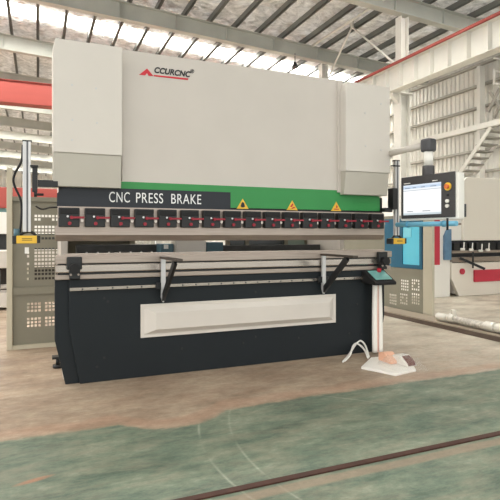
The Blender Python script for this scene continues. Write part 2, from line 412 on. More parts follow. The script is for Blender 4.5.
# little hanging lamp over the press top
q = P(295, 62, 14.1)
r = thing('pendant_lamp', (q.x, q.y, q.z-.15), 'small dark pendant lamp hanging from the rafter above the press brake', 'lamp')
MB().cyl((q.x, q.y, q.z), (q.x, q.y, roofz(q.x)-.52), .012).build('rod', black, r)
MB().cyl((q.x, q.y, q.z-.18), (q.x, q.y, q.z), .11, .04).build('lamp_shade', black, r)

# wall column, platform edge, stair at the far right
Yw = 11.55
tag(B(12.6, 12.82, Yw-.06, Yw+.06, 0, roofz(12.7)-.75).build('wall_column', girder), 'slim white column standing against the corrugated wall at far right', 'column')
SXs = 10.7
tag(B(SXs-.05, SXs+.05, 4, 26, 4.03, 4.17).build('platform_edge_beam', girder), 'pale horizontal beam running above the stair along the corrugated wall', 'beam')
r = thing('metal_staircase', (11.1, 10.5, 0), 'pale steel staircase climbing along the corrugated wall at right', 'staircase')
ya, yb, zb = 13.3, 9.4, 4.03          # foot and head of the flight
nst = 26
first = None
for i in range(nst):
    f = (i+.5)/nst; y = ya+(yb-ya)*f; z = zb*f
    tb = B(SXs+.02, SXs+.55, y-.12, y+.14, z-.02, z+.015)
    if first is None: first = tb.build('tread', girt_m, r); y1_, z1_ = y, z
    else: dup(first, (0, y-y1_, z-z1_))
for xx in (SXs, SXs+.58):
    MB().bar((xx, ya, 0), (xx, yb, zb), .03, .10).build('stringer', girder, r)
q = P(494, 85, 11.0)
r = thing('cable_ladder', (q.x, q.y, q.z), 'white ladder-like cable rack hanging at the right edge by the crane beam', 'cable rack')
for dx in (0, .5):
    MB().cyl((q.x+dx, q.y, q.z), (q.x+dx, q.y, 6.25), .035).build('upright', white, r)
for k in range(4):
    MB().cyl((q.x, q.y, q.z+.05+.38*k), (q.x+.5, q.y, q.z+.05+.38*k), .03).build('rung', white, r)
mb = MB()
for (a, b) in (((488, 112), (500, 88)), ((490, 92), (502, 110)), ((494, 118), (503, 100))):
    mb.bar(P(a[0], a[1], 11.0), P(b[0], b[1], 10.6), .07, .07)
tag(mb.build('wall_cross_brace', girt_m), 'crossed steel braces between the cable rack and the platform beam', 'brace')

# ------------------------------------------------------------------ main press brake
YF = 4.42
pb = thing('press_brake', (1.83, 5.2, 0), 'big cream and charcoal press brake with green band, filling the middle', 'press brake')
Q = 4.50      # ram front plane
# bed
MB().prism([(.236,.877),(.236,.476),(.322,0),(3.33,0),(3.405,.476),(3.405,.877)], 'y', YF, YF+.09).build('bed_apron', char, pb, .004)
for s, pts in (('l', [(.127,.88),(.127,.37),(.209,0),(.345,0),(.30,.88)]), ('r', [(3.475,.88),(3.475,.37),(3.40,0),(3.30,0),(3.30,.88)])):
    MB().prism(pts, 'y', YF+.03, YF+.14).build('bed_flank', char, pb, .004)
for x0 in (.20, 3.33):
    # C shaped side frame
    MB().prism([(4.62,0),(6.1,0),(6.1,2.7),(4.62,2.7),(4.62,1.6),(5.1,1.45),(5.1,1.0),(4.62,.9)], 'x', x0, x0+.06).build('side_frame', cream, pb)
B(.25, 3.4, YF+.10, YF+.18, .05, 1.0).build('bed_plate', char, pb)
bolt_xz = [(.55,.68),(1.2,.22),(1.8,.22),(2.4,.22),(3.0,.22),(.52,.20),(.52,.71),(1.93,.70),(1.93,.27),(3.1,.52),(3.15,.2),(.46,.13)]
b0 = None
for x, z in bolt_xz:
    if b0 is None: b0 = MB().cyl((x, YF+.01, z), (x, YF-.006, z), .011, n=10).build('apron_bolt', black, pb); bx_, bz_ = x, z
    else: dup(b0, (x-bx_, 0, z-bz_))
# table strips (crowned table)
B(.13, 3.53, YF-.03, YF+.12, 1.012, 1.076).build('die_rail', steel, pb, .004)
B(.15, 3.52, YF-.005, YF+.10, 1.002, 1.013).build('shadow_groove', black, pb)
B(.13, 3.53, YF-.02, YF+.10, .935, 1.002).build('table_bar', steel_b, pb, .008)
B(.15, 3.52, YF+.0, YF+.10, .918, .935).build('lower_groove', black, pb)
B(.13, 3.53, YF-.012, YF+.10, .878, .918).build('table_strip', steel, pb, .005)
# V die block on the table
MB().prism([(YF+.0,1.076),(YF+.06,1.076),(YF+.06,1.094),(YF+.035,1.088),(YF+.0,1.094)], 'x', .2, 3.45).build('v_die', steel, pb)
# table end clamps
for x0, x1 in ((.215,.335),(3.33,3.44)):
    o = B(x0, x1, YF-.075, YF-.01, .965, 1.07).box(x0+.02, x1-.015, YF-.085, YF-.01, .885, .975).build('table_clamp', black, pb, .008)
    MB().cyl(((x0+x1)/2, YF-.13, .975), ((x0+x1)/2, YF-.08, .975), .042).build('clamp_knob', rubber, o)
    for xx in (x0+.03, x1-.03): MB().cyl((xx, YF-.095, .925), (xx, YF-.08, .925), .009, n=10).build('clamp_screw', steel, o)
# guide rail strip for the sheet supports
B(.24, 3.21, YF-.03, YF-.001, .785, .812).build('support_rail', steel_b, pb, .002)
b0 = None
for i in range(24):
    x = .34+.123*i
    if b0 is None: b0 = MB().cyl((x, YF-.025, .798), (x, YF-.033, .798), .007, n=8).build('rail_screw', black, pb)
    else: dup(b0, (.123*i, 0, 0))
# embossed cream panel
x0, x1, z0, z1 = .827, 2.83, .347, .640
mb = MB(); e = YF - .012; f = YF - .05
mb.add([(x0,YF,z0),(x1,YF,z0),(x1,YF,z1),(x0,YF,z1),(x0,e,z0),(x1,e,z0),(x1,e,z1),(x0,e,z1),
        (x0+.035,e,z0+.03),(x1-.035,e,z0+.03),(x1-.035,e,z1-.03),(x0+.035,e,z1-.03),
        (x0+.13,f,z0+.07),(x1-.10,f,z0+.07),(x1-.10,f,z1-.075),(x0+.13,f,z1-.075)],
       [(0,1,5,4),(1,2,6,5),(2,3,7,6),(3,0,4,7),(4,5,9,8),(5,6,10,9),(6,7,11,10),(7,4,8,11),
        (8,9,13,12),(9,10,14,13),(10,11,15,14),(11,8,12,15),(12,13,14,15),(0,3,2,1)])
mb.build('apron_panel', cream2, pb, .002)['label'] = 'cream embossed panel on the charcoal apron'
# sheet support arms
def support(x):
    a = B(x-.020, x+.020, YF-.06, YF-.032, .70, 1.04).prism([(x-.020,.70),(x+.020,.70),(x+.004,.655),(x-.004,.655)], 'y', YF-.06, YF-.032).build('support_arm', alu, pb, .002)
    B(x-.028, x+.028, 3.82, YF-.031, 1.041, 1.061).build('arm_top', mat('dull_steel', rgb(84,76,70), .45, .6), a, .002)
    MB().bar((x, YF-.05, .69), (x, 3.95, 1.035), .026, .055).build('diagonal_brace', black, a)
    B(x-.06, x+.055, YF-.055, YF-.031, .768, .83).build('slider_block', black, a, .004)
support(1.018); support(2.662)
# ram
def X(px, Y=Q): return ax(px, Y)
B(.68, 2.965, Q, Q+.10, 1.70, 2.888).build('ram_plate', cream, pb, .004)
zg = 1.712
MB().prism([(.66,1.512),(2.965,1.512),(3.45,1.512),(3.45,1.722),(.66,1.722)], 'y', Q-.003, Q+.10).build('green_band', green, pb)
B(.16, 3.50, Q+.02, Q+.14, 1.49, 1.66).build('ram_foot', black, pb)
# charcoal name plate
MB().prism([(.145,1.492),(1.70,1.492),(1.70,1.660),(.66,1.660),(.20,1.652),(.145,1.60)], 'y', Q-.008, Q+.02).build('name_plate', band_dark, pb, .001)
for word, wx, wsx in (('CNC', 108.5, .62), ('PRESS', 135.2, .71), ('BRAKE', 170.3, .71)):
    text('name_lettering', word, text_w, pb, X(wx), Q-.009, 1.538, .130, wsx, spc=1.10)
# cover boxes
def cover(x0, x1, z1, zb, zl):
    c = MB().prism([(x0,zb),(x1,zb),(x1,z1),(x0+.02,z1),(x0,z1-.09)], 'y', 4.38, 4.60).build('cylinder_cover', cream2, pb, .006)
    MB().prism([(4.39,zb-.001),(4.60,zb-.001),(4.60,zl),(4.425,zl)], 'x', x0+.004, x1-.004).build('cover_skirt', mat('shaded_skirt_tone', rgb(190, 185, 174), .45), c, .003)  # greyer colour carries the shade of the skirt below the cover
    return c
c1_ = cover(.108, .665, 2.860, 1.93, 1.655)
c2_ = cover(2.935, 3.495, 2.845, 1.915, 1.675)
B(2.90, 2.965, 4.485, 4.60, 1.70, 2.875).build('ram_guide', cream, pb)
def screws(par, pts):
    for px, py in pts:
        x, _, z = at(px, py, 4.38)
        MB().cyl((x, 4.381, z), (x, 4.374, z), .008, n=8).build('cover_screw', alu, par)
screws(c1_, [(72,85),(96,88.5),(72.5,120),(97,123),(72,140)])
screws(c2_, [(365,113),(365.5,146),(381,104),(381,150)])
# logo
lz = 2.708
def Z(px, py, Y=Q): return az(px, py, Y)
MB().prism([(X(139),Z(139,74.8)),(X(147),Z(147,68.6)),(X(153.5),Z(153.5,76.2)),(X(148.5),Z(148.5,75.9)),(X(147),Z(147,73.2)),(X(145.2),Z(145.2,75.4))], 'y', Q-.004, Q+.001).build('logo_mark', text_r, pb)
text('logo_lettering', 'CCURCNC', text_k, pb, X(153.6), Q-.003, Z(170,74.6), .072, .95, .25, weight=.0022)
text('logo_registered', '®', text_k, pb, X(190.2), Q-.003, Z(190.2,73.0), .05, 1, 0)
MB().prism([(X(154),Z(154,76.4)),(X(188),Z(188,80.2)),(X(188.3),Z(188.3,78.4)),(X(153.6),Z(153.6,74.9))], 'y', Q-.003, Q+.001).build('logo_underline', text_r, pb)
# warning stickers
for i, (px, py) in enumerate(((242.5,204.5),(292,206),(336,207))):
    xc, _, zc = at(px, py, Q); h = .042
    o = MB().prism([(xc-.062,zc-h),(xc+.062,zc-h),(xc,zc+h*1.35)], 'y', Q-.006, Q+.005).build('warning_sticker', yellow, pb)
    o['label'] = 'yellow triangular warning sticker'
    if i == 0: MB().prism([(xc-.024,zc-.02),(xc-.012,zc+.014),(xc,zc+.026),(xc+.014,zc+.012),(xc+.024,zc-.02),(xc+.006,zc-.028),(xc-.01,zc-.028)], 'y', Q-.009, Q-.005).build('warning_symbol', text_k, o)
    elif i == 1: MB().prism([(xc-.026,zc-.008),(xc+.002,zc+.026),(xc+.012,zc+.014),(xc-.008,zc-.012)], 'y', Q-.009, Q-.005).prism([(xc-.01,zc-.03),(xc+.03,zc-.02),(xc+.022,zc-.006),(xc-.006,zc-.02)], 'y', Q-.009, Q-.005).build('warning_symbol', text_r, o)
    else: MB().prism([(xc-.03,zc-.028),(xc+.03,zc-.028),(xc+.03,zc-.018),(xc-.03,zc-.018)], 'y', Q-.009, Q-.005).prism([(xc-.008,zc-.012),(xc+.02,zc-.004),(xc+.004,zc+.022)], 'y', Q-.009, Q-.005).build('warning_symbol', text_r, o)
# punch holder
B(.15, 3.49, Q-.02, Q+.06, 1.300, 1.492).build('clamp_backing', steel, pb)
MB().prism([(Q-.04,1.325),(Q+.03,1.325),(Q+.03,1.25),(Q+.004,1.198),(Q-.008,1.198),(Q-.04,1.25)], 'x', .13, 3.48).build('punch_blade', steel, pb, .002)
x0 = .155; pitch = .2085
cl = MB().prism([(x0,1.478),(x0+.165,1.478),(x0+.165,1.408),(x0+.158,1.40),(x0+.165,1.39),(x0+.165,1.318),(x0,1.318),(x0,1.39),(x0+.007,1.40),(x0,1.408)], 'y', Q-.085, Q-.02).build('punch_clamp', black, pb, .006)
B(x0+.01, x0+.155, Q-.094, Q-.085, 1.425, 1.468).build('clamp_plate', rubber, cl, .003)
MB().bar((x0+.10, Q-.108, 1.396), (x0+.20, Q-.112, 1.397), .014, .016).cyl((x0+.10,Q-.112,1.396),(x0+.10,Q-.08,1.396),.014,n=10).build('clamp_lever', dred, cl)
MB().cyl((x0+.085, Q-.10, 1.347), (x0+.085, Q-.083, 1.347), .015, n=12).build('release_button', dred, cl)
MB().cyl((x0+.07, Q-.09, 1.405), (x0+.07, Q-.10, 1.405), .009, n=10).build('set_screw', alu, cl)
MB().cyl((x0+.187, Q-.055, 1.372), (x0+.187, Q-.02, 1.372), .014, n=10).build('spacer_bolt', steel_b, cl)
for i in range(1, 16): dup(cl, (pitch*i, 0, 0))
# back gauge seen through the throat
bgz = mat('backgauge_grey', rgb(64, 66, 66), .5, var=.2, scale=12)
g0 = B(.35, 1.35, 5.30, 5.42, 1.0, 1.15).build('back_gauge_beam', bgz, pb, .004)
for i in range(9): MB().cyl((.45+.11*i, 5.29, 1.07), (.45+.11*i, 5.302, 1.07), .010, n=8).build('gauge_bolt', alu, g0)
g1 = B(1.14, 1.27, 5.0, 5.2, 1.02, 1.16).build('gauge_finger', gauge_bl, pb, .006)
B(1.17, 1.21, 4.97, 5.0, 1.11, 1.15).build('finger_tip', white, g1)
g2 = B(1.36, 1.70, 5.25, 5.45, 1.03, 1.20).build('gauge_motor', white, pb, .006)
B(1.71, 1.90, 5.25, 5.45, 1.02, 1.17).build('motor_bracket', gauge_bl, g2, .004)
B(1.93, 3.30, 5.50, 5.58, .96, 1.13).build('gauge_cross_beam', bgz, pb, .004)
rg = B(.3, 3.35, 5.9, 5.95, 1.21, 1.35).box(.3, 3.35, 5.9, 5.95, .3, .96).build('rear_guard', fence, pb)
for x in (2.20, 2.46, 3.02, 3.33): B(x-.025, x+.025, 5.9, 5.95, .962, 1.208).build('guard_post', fence, rg)
glass = mat('dark_guard_glass', rgb(36, 46, 46), .15)
for a, b in ((2.225,2.435),(2.485,2.995)): B(a, b, 5.92, 5.93, .962, 1.208).build('guard_pane', glass, rg)
glass2 = mat('green_guard_glass', rgb(140, 160, 150), .15)
B(3.045, 3.305, 5.92, 5.93, .962, 1.208).build('guard_pane', glass2, rg)
# safety light bars
def lightbar(x, w_, zt, zb, side, yb=YF+.02):
    o = B(x-w_/2, x+w_/2, yb-.02, yb+.02, zb, zt).box(x-w_/2-.004, x-w_/2+.012, yb-.026, yb+.0, zb, zt).box(x+w_/2-.012, x+w_/2+.004, yb-.026, yb+.0, zb, zt).build('safety_light_bar', alu, pb, .002)
    B(x-.003, x+.010, yb-.0225, yb-.0195, zb, zt).build('profile_groove', mat('groove_grey', rgb(96,98,102), .5), o)
    B(x-w_/2-.008, x+w_/2+.012, yb-.024, yb+.024, zt, zt+.012).build('bar_end_cap', black, o)
    h = zb-.06
    y_ = B(x-.075*1, x+.075, yb-.06, yb+.03, h-.055*.6, h+.03).build('sensor_head', yellow, o, .004)
    o2 = B(x-.105, x-.076, yb-.055, yb+.03, h-.035, h+.028).box(x+.076, x+.10, yb-.055, yb+.03, h-.03, h+.03).build('head_end_cap', black, o, .003)
    for k, dz in enumerate((.0, .012)): B(x-.035, x+.04, yb-.0615, yb-.0595, h-.008+dz, h-.004+dz).build('head_marking', text_k, y_)
    MB().tube([(x-.05,yb+.0,h+.03),(x-.02,yb,h+.055),(x+.03,yb,h+.06),(x+.07,yb+.0,h+.03)], .012).build('head_bracket', black, o)
    return o
lb = lightbar(-.085, .052, 2.005, 1.275, -1)
B(-.045, -.005, YF-.01, YF+.05, 1.60, 1.80).build('mounting_bracket', black, lb, .003)
B(-.06, -.0, YF-.025, YF+.05, 1.801, 1.815).build('bracket_cap', black, lb)
B(-.004, .15, YF+.0, YF+.04, 1.645, 1.70).build('bracket_arm', black, lb)
MB().cyl((-.03,YF,1.58),(.04,YF,1.58),.01).cyl((-.02,YF,1.56),(-.02,YF,1.61),.012).build('bracket_screw', black, lb)
MB().tube([(-.115,YF+.03,1.98),(-.125,YF+.03,1.85),(-.175,YF+.03,1.74),(-.18,YF+.03,1.66),(-.13,YF+.03,1.53),(-.125,YF+.03,1.4),(-.14,YF+.03,1.24)], .009).build('cable', rubber, lb)
MB().tube([(-.02,YF+.1,1.49),(.03,YF+.1,1.465),(.09,YF+.1,1.48),(.15,YF+.1,1.485)], .007).build('hose', rubber, lb)
MB().cyl((-.16,YF,1.235),(-.16,YF,1.30),.022,n=10).build('cable_gland', gauge_bl, lb)
B(-.10,-.07,YF-.0,YF+.02,1.10,1.15).build('adjuster', white, lb)
lb = lightbar(3.625, .045, 2.06, 1.245, 1)
B(3.545, 3.61, YF-.03, YF+.06, 1.53, 1.76).build('mounting_bracket', black, lb, .003)
B(3.55, 3.65, YF-.02, YF+.02, 2.0, 2.012).build('bracket_cap', black, lb)
B(3.46, 3.56, YF+.0, YF+.05, 1.50, 1.545).build('bracket_arm', black, lb)
# feet
for x, y in ((.25, 4.75), (.25, 5.95), (3.3, 5.95)):
    MB().cyl((x-.08, y+.3, 0), (x-.08, y+.3, .03), .045).cyl((x-.08, y+.3, .03), (x-.08, y+.3, .09), .018).box(x-.13, x-.0, y+.25, y+.35, .09, .11).build('levelling_foot', black, pb)

# ------------------------------------------------------------------ control pendant
pl = Vector((3.42, 4.11, 0)); pr = Vector((3.51, 3.48, 0))
dirv = (pr - pl).normalized(); nrm = Vector((dirv.y, -dirv.x, 0))          # nrm points away from camera side or to it
if nrm.dot(Vector((-1, -1, 0))) < 0: nrm = -nrm
W_ = (pr - pl).length; H_ = .42; zc0 = CAM_Z + 5.12*(235-218.9)/500
pend = bpy.data.objects.new('control_pendant', None); COL.objects.link(pend)
WORLD[pend.name] = Vector((0,0,0))
ang = math.atan2(dirv.y, dirv.x)
pend.location = (pl.x, pl.y, zc0); pend.rotation_euler = (0, 0, ang)
tag(pend, 'dark framed touch screen pendant hanging from a cream arm beside the big press brake', 'control panel')
# local frame: x along the face, -y out of the face, z up
B(0, W_, 0, .012, 0, H_).build('bezel', mat('pendant_charcoal', rgb(62, 60, 62), .45), pend, .006)
B(-.02, W_+.03, .013, .10, -.02, H_-.01).build('housing', white, pend, .012)
o = bpy.data.materials.new('screen_glow'); o.use_nodes = True; nt = o.node_tree; p = nt.nodes['Principled BSDF']
tcn = nt.nodes.new('ShaderNodeTexCoord'); sp = nt.nodes.new('ShaderNodeSeparateXYZ'); nt.links.new(tcn.outputs['Generated'], sp.inputs[0])
rmp = nt.nodes.new('ShaderNodeValToRGB'); rmp.color_ramp.interpolation = 'CONSTANT'
el = rmp.color_ramp.elements; el[0].position = 0; el[0].color = (.62,.70,.74,1); el[1].position = .06; el[1].color = (.95,.97,.98,1)
for ps, c_ in ((.13,(.98,.99,1,1)),(.80,(.45,.5,.56,1)),(.82,(.9,.93,.97,1)),(.87,(.55,.68,.85,1)),(.95,(.75,.84,.95,1))):
    q_ = el.new(ps); q_.color = c_
nt.links.new(sp.outputs['Z'], rmp.inputs[0]); p.inputs['Base Color'].default_value = (.02,.02,.02,1)
nt.links.new(rmp.outputs[0], p.inputs['Emission Color']); p.inputs['Emission Strength'].default_value = .72; p.inputs['Roughness'].default_value = .2
scr = B(.035, W_-.150, -.004, .001, .035, H_-.085).build('screen', o, pend)
mk = mat('screen_dark_marks', rgb(120, 128, 140), .5)
sw = W_-.19
for k, (a, b, zz) in enumerate(((.02,.09,.255),(.12,.16,.255),(.22,.27,.255),(.33,.40,.255),(.05,.12,.02),(.24,.33,.02))):
    B(.035+a, .035+b, -.0055, -.0045, .05+zz-.003, .05+zz+.003).build('screen_bar', mk, scr)
B(.04, .12, -.002, .0, H_-.07, H_-.062).box(W_-.25, W_-.19, -.002, 0, H_-.07, H_-.062).build('bezel_print', white, pend)
cx, cz = W_-.075, H_-.135
eb = MB().cyl((cx,-.006,cz),(cx,0,cz),.038,n=28).build('emergency_plate', yellow, pend); eb['label'] = 'yellow ring plate of the emergency stop'
MB().cyl((cx,-.028,cz),(cx,-.006,cz),.022,.019,n=24).build('emergency_button', mat('orange_red', rgb(220,110,60), .4), eb)
for dz in (.27, .315):
    MB().cyl((cx+.0,-.02,H_-dz),(cx+.0,0,H_-dz),.017,n=16).build('push_button', white, pend)
B(cx-.012, cx+.012, -.004, 0, H_-.225, H_-.205).build('key_slot', rubber, pend)
# grab tube below
TZ = -.06
ht = MB().cyl((-.03,-.03,TZ),(W_+.04,-.03,TZ),.024,n=18).build('grab_tube', tube_bl, pend); ht['label'] = 'light blue tube handle'
for tx in (.10, W_-.11): MB().cyl((tx,-.03,TZ),(tx+.025,-.03,TZ),.030).build('tube_clamp', mat('tube_clamp_blue', rgb(90,160,195), .4), ht)
MB().cyl((W_-.035,-.06,-.12),(W_-.035,-.06,-.01),.010,n=10).build('stylus', rubber, pend)
# collar, pole, elbow, arm (arm runs back to the machine's cover)
pxc = W_*.47
MB().cyl((pxc,.05,H_-.012),(pxc,.05,H_+.09),.058,n=20).build('collar', mat('collar_grey', rgb(70,68,70), .5), pend, .004)
MB().cyl((pxc,.05,H_+.09),(pxc,.05,H_+.235),.043,n=24).build('pole', white, pend)
MB().box(pxc-.058,pxc+.058,-.005,.105,H_+.225,H_+.355).build('elbow', mat('elbow_grey', rgb(72,72,76), .5), pend, .02)
# arm along +Y world: in local frame this is rotated by -ang
la = Vector((0,1,0)); la.rotate(Matrix.Rotation(-ang, 3, 'Z'))
s0 = Vector((pxc,.05,H_+.30)); s1 = s0 + la*.60
MB().cyl(s0+la*.055, s1, .034, n=20).build('swing_arm', cream2, pend)
MB().cyl(s1-la*.02, s1, .055, n=20).build('arm_flange', cream2, pend)

# ------------------------------------------------------------------ foot pedal stand
sx_, sy_ = 2.97, 3.78
st = thing('foot_pedal_stand', (sx_, sy_, 0), 'foot pedal stand with white column and tilted dark console, partly in plastic film', 'pedal stand')
def fl(px, py, z=0):
    a, b = ray(px); t = (CAM_Z - z)*500/(py-235); return t*a, t*b
pts = [fl(*q) for q in ((361,369),(371,359.5),(400,356.5),(409,361.5),(416,371.5),(396,376.3))]
MB().prism(pts, 'z', 0, .022).build('base_plate', white, st, .004)
c0 = fl(377.3, 354.0)   # foot of the column
cxx, cyy = c0
# column: two pale flanges with a channel between
MB().tube([(cxx-.032,cyy,.022),(cxx-.036,cyy,.35),(cxx-.028,cyy+.0,.75)], .027, n=10).build('column_flange', white, st)
MB().tube([(cxx+.034,cyy-.01,.022),(cxx+.032,cyy-.01,.35),(cxx+.026,cyy-.0,.75)], .025, n=10).build('column_flange', white, st)
B(cxx-.02, cxx+.02, cyy-.012, cyy+.02, .022, .76).build('column_web', mat('blush_protective_film', rgb(232,196,180), .4), st)
B(cxx+.006, cxx+.012, cyy-.016, cyy-.0125, .03, .76).build('column_stripe', mat('dull_red_line', rgb(178,110,100), .5), st)
# console wedge
con = MB().prism([(cyy-.13,.735),(cyy+.13,.745),(cyy+.13,.85),(cyy+.07,.875),(cyy-.13,.765)], 'x', cxx-.125, cxx+.145).build('console', rubber, st, .008)
# slanted teal face
def slope(y): return .765 + (y-(cyy-.13))*(.110/.20)
mb = MB(); ya_, yb_ = cyy-.09, cyy+.055
mb.add([(cxx-.085,ya_,slope(ya_)+.002),(cxx+.12,ya_,slope(ya_)+.002),(cxx+.12,yb_,slope(yb_)+.002),(cxx-.085,yb_,slope(yb_)+.002),
        (cxx-.085,ya_,slope(ya_)+.006),(cxx+.12,ya_,slope(ya_)+.006),(cxx+.12,yb_,slope(yb_)+.006),(cxx-.085,yb_,slope(yb_)+.006)],
       [(0,3,2,1),(4,5,6,7),(0,1,5,4),(1,2,6,5),(2,3,7,6),(3,0,4,7)])
mb.build('console_face', mat('teal_console_face', rgb(120,176,172), .3), con)['label'] = 'pale teal console face'
MB().cyl((cxx+.05,cyy+.04,slope(cyy+.04)),(cxx+.05,cyy+.03,slope(cyy+.04)+.035),.022,n=16).build('stop_button', red, con)
# pedal housing and pedal
hx, hy = fl(390, 364)
MB().prism([(hy-.09,.022),(hy+.10,.022),(hy+.10,.10),(hy+.02,.115),(hy-.09,.05)], 'x', hx-.065, hx+.055).build('pedal_housing', mat('salmon_plastic', rgb(226,176,148), .5), st, .01)
hx2, hy2 = fl(404, 366.5)
hs = MB().prism([(hy2-.10,.022),(hy2+.10,.022),(hy2+.10,.10),(hy2,.11),(hy2-.10,.045)], 'x', hx2-.055, hx2+.065).build('pedal_guard', mat('clear_white_guard', rgb(226,222,214), .35), st, .01)
MB().prism([(hy2-.104,.03),(hy2-.01,.03),(hy2-.01,.108),(hy2-.06,.088),(hy2-.104,.055)], 'x', hx2-.035, hx2+.05).build('pedal', mat('brown_red_pedal', rgb(96,48,38), .5), hs, .004)
# crumpled film around the base
film = mat('clear_plastic_film', rgb(240,238,232), .18, alpha=.08, spec=.8)
mb = MB(); nx_, ny_ = 18, 12; grid = []
for j in range(ny_+1):
    for i in range(nx_+1):
        u_, v_ = i/nx_, j/ny_; e_ = min(u_, 1-u_, v_, 1-v_)
        gx = sx_-.02+.30*u_; gy = sy_-.15+.28*v_ - .12*u_
        grid.append((gx, gy, .028 + min(1, e_*4.5)*.10 + random.uniform(-.012,.012)*(e_ > 0)))
ix = lambda i, j: j*(nx_+1)+i
mb.add(grid, [(ix(i,j), ix(i+1,j), ix(i+1,j+1), ix(i,j+1)) for j in range(ny_) for i in range(nx_)], True)
mb.build('plastic_film', film, st)['label'] = 'crumpled clear plastic film over the pedal base'
# loose cable
cpt = [fl(343,362,.01)+(.012,), fl(350,356)+(.03,), fl(355,354)+(.09,), fl(360,353)+(.13,), fl(365,354.5)+(.10,), fl(369,360)+(.03,)]
cpt2 = [fl(345,361,.01)+(.012,), fl(350,359)+(.04,), fl(353,356)+(.10,), fl(357,354)+(.11,), fl(364,357)+(.08,), fl(368,361)+(.03,)]
mb = MB(); mb.tube(cpt, .010); mb.tube(cpt2, .010)
tag(mb.build('pedal_cable', white), 'white looped cable on the floor beside the pedal stand', 'cable')

# ------------------------------------------------------------------ perforated safety fences
def perf(origin, ud, W, H, holes, m, name, parent, th=.004):
    """sheet with square holes; holes = (u0, v0, u1, v1)"""
    us = sorted({0, W} | {h[0] for h in holes} | {h[2] for h in holes}); vs = sorted({0, H} | {h[1] for h in holes} | {h[3] for h in holes})
    O = Vector(origin); U = Vector(ud); V = Vector((0,0,1)); mb = MB()
    verts = [O + U*u_ + V*v_ for v_ in vs for u_ in us]; nu = len(us); fs = []
    for j in range(len(vs)-1):
        for i in range(nu-1):
            cu, cv = (us[i]+us[i+1])/2, (vs[j]+vs[j+1])/2
            if any(h[0] < cu < h[2] and h[1] < cv < h[3] for h in holes): continue
            fs.append((j*nu+i, j*nu+i+1, (j+1)*nu+i+1, (j+1)*nu+i))
    mb.add(verts, fs); o = mb.build(name, m, parent)
    s = o.modifiers.new('thick', 'SOLIDIFY'); s.thickness = th; return o
def grp(u0, v0, n, m_, s=.028, g_=.016, skip=()):
    return [(u0+i*(s+g_), v0+j*(s+g_), u0+i*(s+g_)+s, v0+j*(s+g_)+s) for i in range(n) for j in range(m_) if (i, j) not in skip]
# left, facing the camera
YL = 6.05
xA = ax(12.5, YL); xP = ax(6.8, YL)
fz = lambda py, px=30: az(px, py, YL)
r = thing('safety_fence', (xA+.6, YL, 0), 'greige perforated safety fence with pale post, left of the press brake', 'fence')
xE = 1.0
B(xP, xA, YL-.05, YL+.03, 0, fz(169)).build('fence_post', fence_l, r, .004)
B(xE, xE+.06, YL-.05, YL+.03, 0, fz(198)).build('fence_post', fence_l, r, .004)
ztop = fz(197); zm0, zm1 = fz(294), fz(287); zb0, zb1 = fz(348.5), fz(344)
B(xA, xE, YL-.03, YL+.02, ztop-.05, ztop).build('top_rail', fence, r)
B(xA, xE, YL-.03, YL+.02, zm0, zm1).build('middle_rail', fence, r)
B(xA, xE, YL-.04, YL+.02, zb0, zb1).build('bottom_rail', fence_l, r)
Wp = xE - xA
s_ = 5.6/500      # metres per pixel at the fence
def U(px): return (ax(px, YL) - xA)
# upper sheet: columns of holes at px 34..51, and one at px 27
H1 = ztop-.05-zm1; hol = []
cols = [34.5, 38, 41.5, 45, 48.5]
rows = [217, 220.5, 228, 231.5, 235, 239.5, 250.5, 254, 257.5, 261, 265, 268.5, 272, 275.5, 280]
for rr in rows:
    for cc in cols + [52, 56, 59.5]:
        if rr < 226 and cc in (41.5, 45, 48.5) and rr > 218: continue
        u_ = U(cc); v_ = fz(rr)-zm1
        hol.append((u_, v_, u_+.026, v_+.026))
for rr in (254, 257.5, 265, 270, 274, 280): u_ = U(27); v_ = fz(rr)-zm1; hol.append((u_, v_, u_+.022, v_+.026))
ov = set(); clean = []
for h in hol:
    if 0 < h[0] and h[2] < Wp and 0 < h[1] and h[3] < H1: clean.append(h)
perf((xA, YL, zm1), (1,0,0), Wp, H1, clean, fence, 'perforated_panel', r)
H2 = zm0-zb1
hol = []
for u0 in (U(27), U(45), U(63)):
    for v0 in (fz(312)-zb1, fz(327)-zb1):
        hol += grp(u0, v0, 4, 3, .026, .012)
perf((xA, YL, zb1), (1,0,0), Wp, H2, [h for h in hol if h[2] < Wp and h[3] < H2], fence, 'perforated_panel', r)
# right, running away from the camera
XFc = 5.34
def yAt(px): a, b = ray(px); return XFc*b/a
def zAt(px, py): a, b = ray(px); return CAM_Z + (XFc/a)*(235-py)/500
r = thing('safety_fence', (XFc, 6.6, 0), 'greige safety fence with cyan upper panel, right of the press brake', 'fence')
yN = yAt(433); yP = yAt(424); yEnd = 8.2; zT = 1.56
B(XFc-.02, XFc+.03, yN, yP, 0, zT).build('fence_post', fence_l, r, .004)
B(XFc-.02, XFc+.03, yEnd, yEnd+.06, 0, zT).build('fence_post', fence_l, r, .004)
zmid = zAt(423, 269.5); yb1 = yP
B(XFc-.015, XFc+.02, yP, yEnd, zmid-.07, zmid).build('middle_rail', fence, r)
B(XFc-.015, XFc+.02, yP, yEnd, 0.0, .06).build('bottom_rail', fence, r)
B(XFc-.012, XFc+.018, yP, yEnd, zT-.05, zT).build('top_rail', fence, r)
hol = []
Hh = zmid-.07-.06
def Vz(px, py): return zAt(px, py)-.06
for (pr_, pt, pb_) in ((419.5,281,291),(408.5,281,291),(419.5,295,305),(407.5,295,305),(396.5,295,305)):
    u0 = yAt(pr_)-yP; v0 = Vz(pr_, pb_)
    hol += grp(u0, v0, 4, 4, .030, .016, skip=((1,1),(1,2),(2,1)) if pr_ > 419 and pt < 290 or abs(pr_-407.5) < .1 else ())
